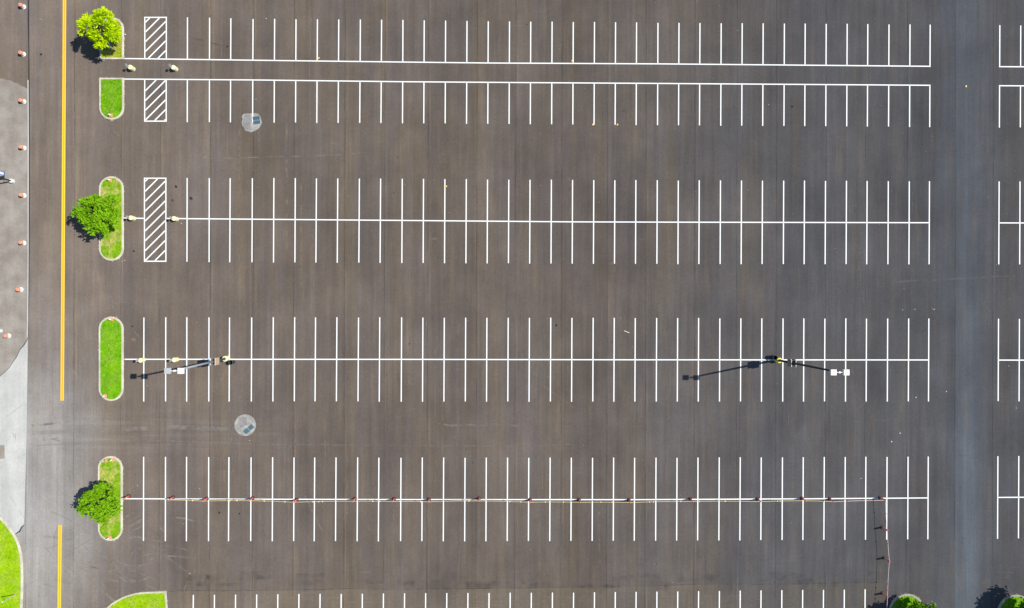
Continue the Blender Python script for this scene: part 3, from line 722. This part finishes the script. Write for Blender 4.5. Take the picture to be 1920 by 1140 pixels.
# ---------------------------------------------------------------- bollards with a parking sign
def bollard(label, px, i):
    b = P(*px); root = thing('sign_bollard', label, 'bollard', b, 0, 'cream bollards with small parking signs')
    bm = bmesh.new(); lathe(bm, [(.29, 0), (.29, .72), (.27, .78), (.20, .81)], 24); obj('bollard_body', bm, M['cream'], root, smooth=False)
    bm = bmesh.new(); lathe(bm, [(.297, .64), (.297, .70)], 24, cap=False); obj('yellow_band', bm, M['yel_base'], root)
    bm = bmesh.new(); tube(bm, [(-.05, 0.02, .8), (-.05, .02, 1.55)], .03, 8); obj('sign_post', bm, M['steel'], root)
    bm = bmesh.new(); box(bm, (-.095, .02, 1.38), (.02, .32, .42), bev=.004); s = obj('sign_plate', bm, M['sign_back'], root)
    bm = bmesh.new(); box(bm, (-.108, .02, 1.38), (.006, .26, .34)); obj('sign_face', bm, M['blue'], s)
    return root
for lab, p in (('cream sign bollard between the double lines, closer to the top island', (249.8, 129.6)),
               ('cream sign bollard between the double lines, just right of the first hatched bay', (330, 130)),
               ('cream sign bollard on the line between patchy island and long hatched bay', (250.8, 409.7)),
               ('cream sign bollard on the painted line just right of the long hatched bay', (331, 411)),
               ('cream sign bollard on the third row line, closest to the treeless island', (268.8, 674.9)),
               ('cream sign bollard on the third row line near the western lamp heads', (331.4, 674.0))):
    bollard(lab, p, 0)

# ---------------------------------------------------------------- traffic drums along the west edge
def drum_proto(label, loc):
    root = thing('traffic_drum', label, 'traffic drum', loc, 0, 'orange and white drums along the pavement edge')
    bm = bmesh.new(); lathe(bm, [(.29, 0), (.29, .05), (.235, .06)], 24); obj('drum_base', bm, M['wht_plastic'], root)
    bm = bmesh.new(); lathe(bm, [(.235, .06), (.235, .40), (.225, .41)], 24); obj('lower_band', bm, M['wht_plastic'], root, smooth=False)
    bm = bmesh.new(); lathe(bm, [(.222, .41), (.222, .68), (.20, .72), (.17, .74)], 24); obj('upper_band', bm, M['orange'], root)
    bm = bmesh.new(); tube(bm, [(-.10, 0, .74), (-.08, 0, .80), (.08, 0, .80), (.10, 0, .74)], .018, 6); obj('handle', bm, M['orange'], root)
    return root
dr = [((44.6, 13.0), 'orange and white drum, topmost along the left edge'), ((44.4, 101.8), 'orange and white drum, second down the left edge, on dark pavement'),
      ((44.9, 190.6), 'orange and white drum, first below where the pavement turns pale'), ((45.2, 277.6), 'orange and white drum above the black sign post'),
      ((45.3, 366.8), 'orange and white drum just below the black sign post'), ((45, 455.6), 'orange and white drum sixth from the top of the left edge'),
      ((39.6, 543), 'orange and white drum slightly left of the line of drums'), ((16.6, 629.5), 'orange and white drum beside the white ring base, lowest of the drums')]
pr = drum_proto(dr[0][1], P(*dr[0][0]))
for p, lab in dr[1:]: dup(pr, P(*p), lab, rz=R.uniform(-.5, .5))

# ---------------------------------------------------------------- posts at the far left
def ring_base(root):
    bm = bmesh.new(); lathe(bm, [(.25, 0), (.25, .40), (.23, .42)], 24); obj('post_base', bm, M['wht_plastic'], root)
root = thing('sign_post', 'black post with a blue and white banner rising from a white round base', 'sign post', P(24.2, 339.8), 0)
ring_base(root)
bm = bmesh.new(); tube(bm, [(0, 0, .42), (0, 0, 4.6)], [.095, .07], 12); obj('post', bm, M['black_metal'], root)
for z in (1.45, 2.75):
    bm = bmesh.new(); tube(bm, [(0, 0, z), (0, .95, z)], .025, 6); obj('banner_arm', bm, M['black_metal'], root)
bm = bmesh.new(); box(bm, (0, .66, 2.1), (.03, .5, 1.24)); bn = obj('banner', bm, M['blue'], root)
bm = bmesh.new(); box(bm, (.018, .64, 2.1), (.008, .30, .95)); obj('banner_print', bm, M['wht_plastic'], bn)
root = thing('short_post', 'black post in a white ring base at the left frame edge, near the lowest drum', 'post', P(1.5, 620.4), 0)
ring_base(root)
bm = bmesh.new(); tube(bm, [(0, 0, .42), (0, 0, 3.4)], .09, 12); obj('post', bm, M['black_metal'], root)
bm = bmesh.new(); lathe(bm, [(.13, 3.4), (.13, 3.55), (.02, 3.66)], 14); obj('post_cap', bm, M['black_metal'], root)
root = thing('utility_marker', 'thin pale grey pole standing in the bottom left lawn', 'pole', P(30.2, 1113.6), 0); root.location.z = .1
bm = bmesh.new(); tube(bm, [(0, 0, 0), (0, 0, 2.2)], [.05, .045], 8); obj('shaft', bm, M['lamp_grey'], root)
bm = bmesh.new(); lathe(bm, [(.07, 2.2), (.07, 2.26), (.02, 2.30)], 10); obj('cap', bm, M['wht_plastic'], root)

# ---------------------------------------------------------------- delineator posts and tape
def cone_post(label, loc, group):
    root = thing('delineator_post', label, 'delineator post', loc, 0, group)
    bm = bmesh.new(); lathe(bm, [(.25, 0), (.25, .05), (.16, .09)], 8); obj('rubber_base', bm, M['rubber'], root)
    bm = bmesh.new(); lathe(bm, [(.135, .09), (.105, .5), (.07, 1.05), (.055, 1.12)], 14); obj('post_body', bm, M['red'], root, smooth=False)
    bm = bmesh.new(); lathe(bm, [(.098, .70), (.094, .80)], 14, cap=False); obj('reflective_band', bm, M['wht_plastic'], root)
    bm = bmesh.new(); lathe(bm, [(.075, 1.12), (.085, 1.20), (.05, 1.27)], 12); obj('top_knob', bm, M['orange'], root)
    return root
def striped_post(label, loc, group):
    root = thing('striped_post', label, 'delineator post', loc, 0, group)
    bm = bmesh.new(); lathe(bm, [(.27, 0), (.27, .05), (.15, .09)], 8); obj('rubber_base', bm, M['rubber'], root)
    bm = bmesh.new(); lathe(bm, [(.118, .09), (.112, 1.2), (.06, 1.26)], 14); obj('post_body', bm, M['red'], root)
    for z in (.40, .78):
        bm = bmesh.new(); lathe(bm, [(.125, z), (.125, z+.11)], 14, cap=False); obj('reflective_band', bm, M['wht_plastic'], root)
    bm = bmesh.new(); tube(bm, [(-.06, 0, 1.26), (-.05, 0, 1.36), (.05, 0, 1.36), (.06, 0, 1.26)], .02, 6); obj('handle', bm, M['orange'], root)
    return root
GP = 'red posts carrying the yellow tape along the fourth row'
pb = [(241.9, 930), (324.9, 932.3), (388, 934.5), (474, 933.7), (556.5, 936.6), (665.5, 934.9), (739, 935.2), (804.6, 935.8), (898, 934.3), (993.8, 936.6), (1085.6, 936.8), (1179, 937.2), (1294, 935.2), (1420, 935.6), (1503, 934), (1555, 935.6)]
nth = ['touching the kerb of the island at the start of the taped row', 'second along the yellow tape counted from the island', 'third along the yellow tape counted from the island', 'fourth along the yellow tape counted from the island', 'fifth along the yellow tape counted from the island', 'sixth along the yellow tape counted from the island',
       'seventh along the yellow tape counted from the island', 'eighth along the yellow tape counted from the island', 'ninth along the tape counted from the island', 'tenth along the tape, right at a stall line',
       'eleventh along the tape counted from the island', 'twelfth along the tape counted from the island', 'fifth post counted left from where yellow tape turns red and white', 'third post counted left from where yellow tape turns red and white',
       'last one before the tape turns red and white', 'where the yellow tape ends and the red and white tape begins']
nth[12] = 'third left of the one where the tape changes colour'
nth[13] = 'second left of the one where the tape changes colour'
proto = cone_post('red post '+nth[0], P(*pb[0]), GP)
for p, l in zip(pb[1:], nth[1:]): dup(proto, P(*p), 'red post, '+l, rz=R.uniform(0, 3))
sp = [((1650, 933), 'red and white striped post at the corner where the tape turns down'), ((1653.6, 988.6), 'striped post level with the lower half of the fourth row stalls'), ((1657.6, 1045.7), 'striped post in the open aisle below the fourth row'), ((1654, 1112), 'striped post beside the shadow of the bottom right tree')]
GS = 'red and white striped posts of the tape running down the aisle'
proto = striped_post(sp[0][1], P(*sp[0][0]), GS)
for p, l in sp[1:]: dup(proto, P(*p), l, rz=R.uniform(0, 3))
def tape(name, label, pts, z, mat, sag, flags=None):
    root = thing(name, label, 'tape', pts[0], 0); o0 = Vector(pts[0]); bm = bmesh.new(); fl = []
    for a, b in zip(pts, pts[1:]):
        L = (b-a).length; n = 8; s = sag*L/6; q = []
        for i in range(n+1):
            t = i/n; p = a.lerp(b, t)-o0; q.append((p.x, p.y, z-4*s*t*(1-t)))
        tube(bm, q, .024, 5)
        if flags:
            for _ in range(max(1, int(L/2.2))):
                t = R.uniform(.08, .92); p = a.lerp(b, t)-o0; fl.append(Vector((p.x, p.y, z-4*s*t*(1-t))))
    obj('tape_strand', bm, mat, root)
    if flags:
        for p in fl:
            bm = bmesh.new(); r = R.uniform(-.5, .5); box(bm, (p.x, p.y, p.z+.0), (.14, .10, .12), Euler((r, .5, r)).to_matrix()); obj('knot', bm, flags, root)
    return root
tape('barrier_tape', 'yellow tape strung through the red posts along the fourth row', [P(*p) for p in pb[1:]], 1.17, M['rope_y'], .12, M['rope_y'])
tape('barrier_tape', 'red and white tape turning down the aisle past the striped posts', [P(*pb[-1])]+[P(*p) for p, _ in sp]+[P(1652.5, 1180)], 1.2, M['rope_w'], .10, M['red'])

# ---------------------------------------------------------------- traffic cones on the islands
def cone(label, loc, lying=False, rz=0.0):
    loc = Vector(loc); loc.z = .13
    root = thing('traffic_cone', label, 'traffic cone', loc, rz, 'small orange cones on the island ends')
    if lying: root.rotation_euler = (0, math.radians(-96), rz); root.location.z = .36
    bm = bmesh.new(); box(bm, (0, 0, .02), (.42, .42, .04), bev=.01); obj('cone_base', bm, M['orange'], root)
    bm = bmesh.new(); lathe(bm, [(.17, .04), (.115, .27)], 16); obj('cone_body', bm, M['orange'], root)
    bm = bmesh.new(); lathe(bm, [(.118, .271), (.075, .45)], 16); obj('white_collar', bm, M['wht_plastic'], root)
    bm = bmesh.new(); lathe(bm, [(.073, .452), (.035, .64), (.02, .65)], 16); obj('cone_tip', bm, M['wht_plastic'], root)
    return root
cone('small cone at the rounded foot of the short treeless island', P(209, 217))
cone('small cone at the top end of the patchy island', P(207.6, 338.4))
cone('small cone on the top kerb of the bright green treeless island', P(210, 598.5))
cone('small cone at the bottom left of the bright green treeless island', P(198, 742))
cone('toppled orange cone on the top left end of the taped row island', P(202.5, 862.5), True, math.radians(15))
cone('standing cone on the top end of the taped row island', P(212, 861.5))
cone('small cone at the bottom end of the taped row island', P(206.5, 1007.5))

# ---------------------------------------------------------------- camp chair under the top tree
loc = P(203.5, 86); loc.z = .12
root = thing('folding_chair', 'blue framed folding chair with a pink seat under the yellow-green tree', 'chair', loc, math.radians(-20))
bm = bmesh.new()
tube(bm, [(-.36, .3, 0), (.34, -.3, .46)], .03, 8); tube(bm, [(.36, .3, 0), (-.34, -.3, .46)], .03, 8)
tube(bm, [(-.36, -.3, 0), (-.34, .3, .46)], .03, 8); tube(bm, [(.36, -.3, 0), (.34, .3, .46)], .03, 8)
obj('leg_frame', bm, M['blue_bright'], root)
bm = bmesh.new(); tube(bm, [(-.34, .3, .46), (-.38, .40, .95), (-.2, .45, 1.02), (.2, .45, 1.02), (.38, .40, .95), (.34, .3, .46)], .03, 8); obj('back_frame', bm, M['blue_bright'], root)
bm = bmesh.new(); box(bm, (0, 0, .44), (.5, .5, .03), bev=.01); obj('seat', bm, M['pink'], root)
bm = bmesh.new(); box(bm, (0, .40, .78), (.5, .03, .3), Euler((.15, 0, 0)).to_matrix(), bev=.01); obj('backrest', bm, M['blue_bright'], root)
for s in (-1, 1):
    bm = bmesh.new(); tube(bm, [(s*.38, -.3, .46), (s*.40, -.28, .66), (s*.40, .36, .68)], .028, 8); obj('armrest', bm, M['wht_plastic'], root)

# ---------------------------------------------------------------- amber tabs on the lines
mk = [((597.6, 109), 'amber tab beside the upper double line, ninth stall'), ((1072.8, 114.2), 'amber tab beside the upper double line near the photo centre'), ((1111.6, 233.8), 'amber tab at the left of two neighbouring lower line ends'),
      ((1157.6, 233.8), 'amber tab at the right of two neighbouring lower line ends'), ((836.6, 349.5), 'amber tab beside the top of a second row stall line'), ((1811, 162), 'amber tab alone in the open east lane')]
def marker(label, loc):
    root = thing('marker_tab', label, 'marker', loc, 0, 'amber marker tabs on the asphalt')
    bm = bmesh.new(); box(bm, (0, 0, .04), (.22, .18, .03), bev=.006); obj('tab_base', bm, M['marker'], root)
    bm = bmesh.new(); box(bm, (0, 0, .085), (.03, .13, .06)); obj('tab_fin', bm, M['cream'], root)
    return root
pm = marker(mk[0][1], P(*mk[0][0]))
for p, l in mk[1:]: dup(pm, P(*p), l, rz=R.uniform(0, 3))
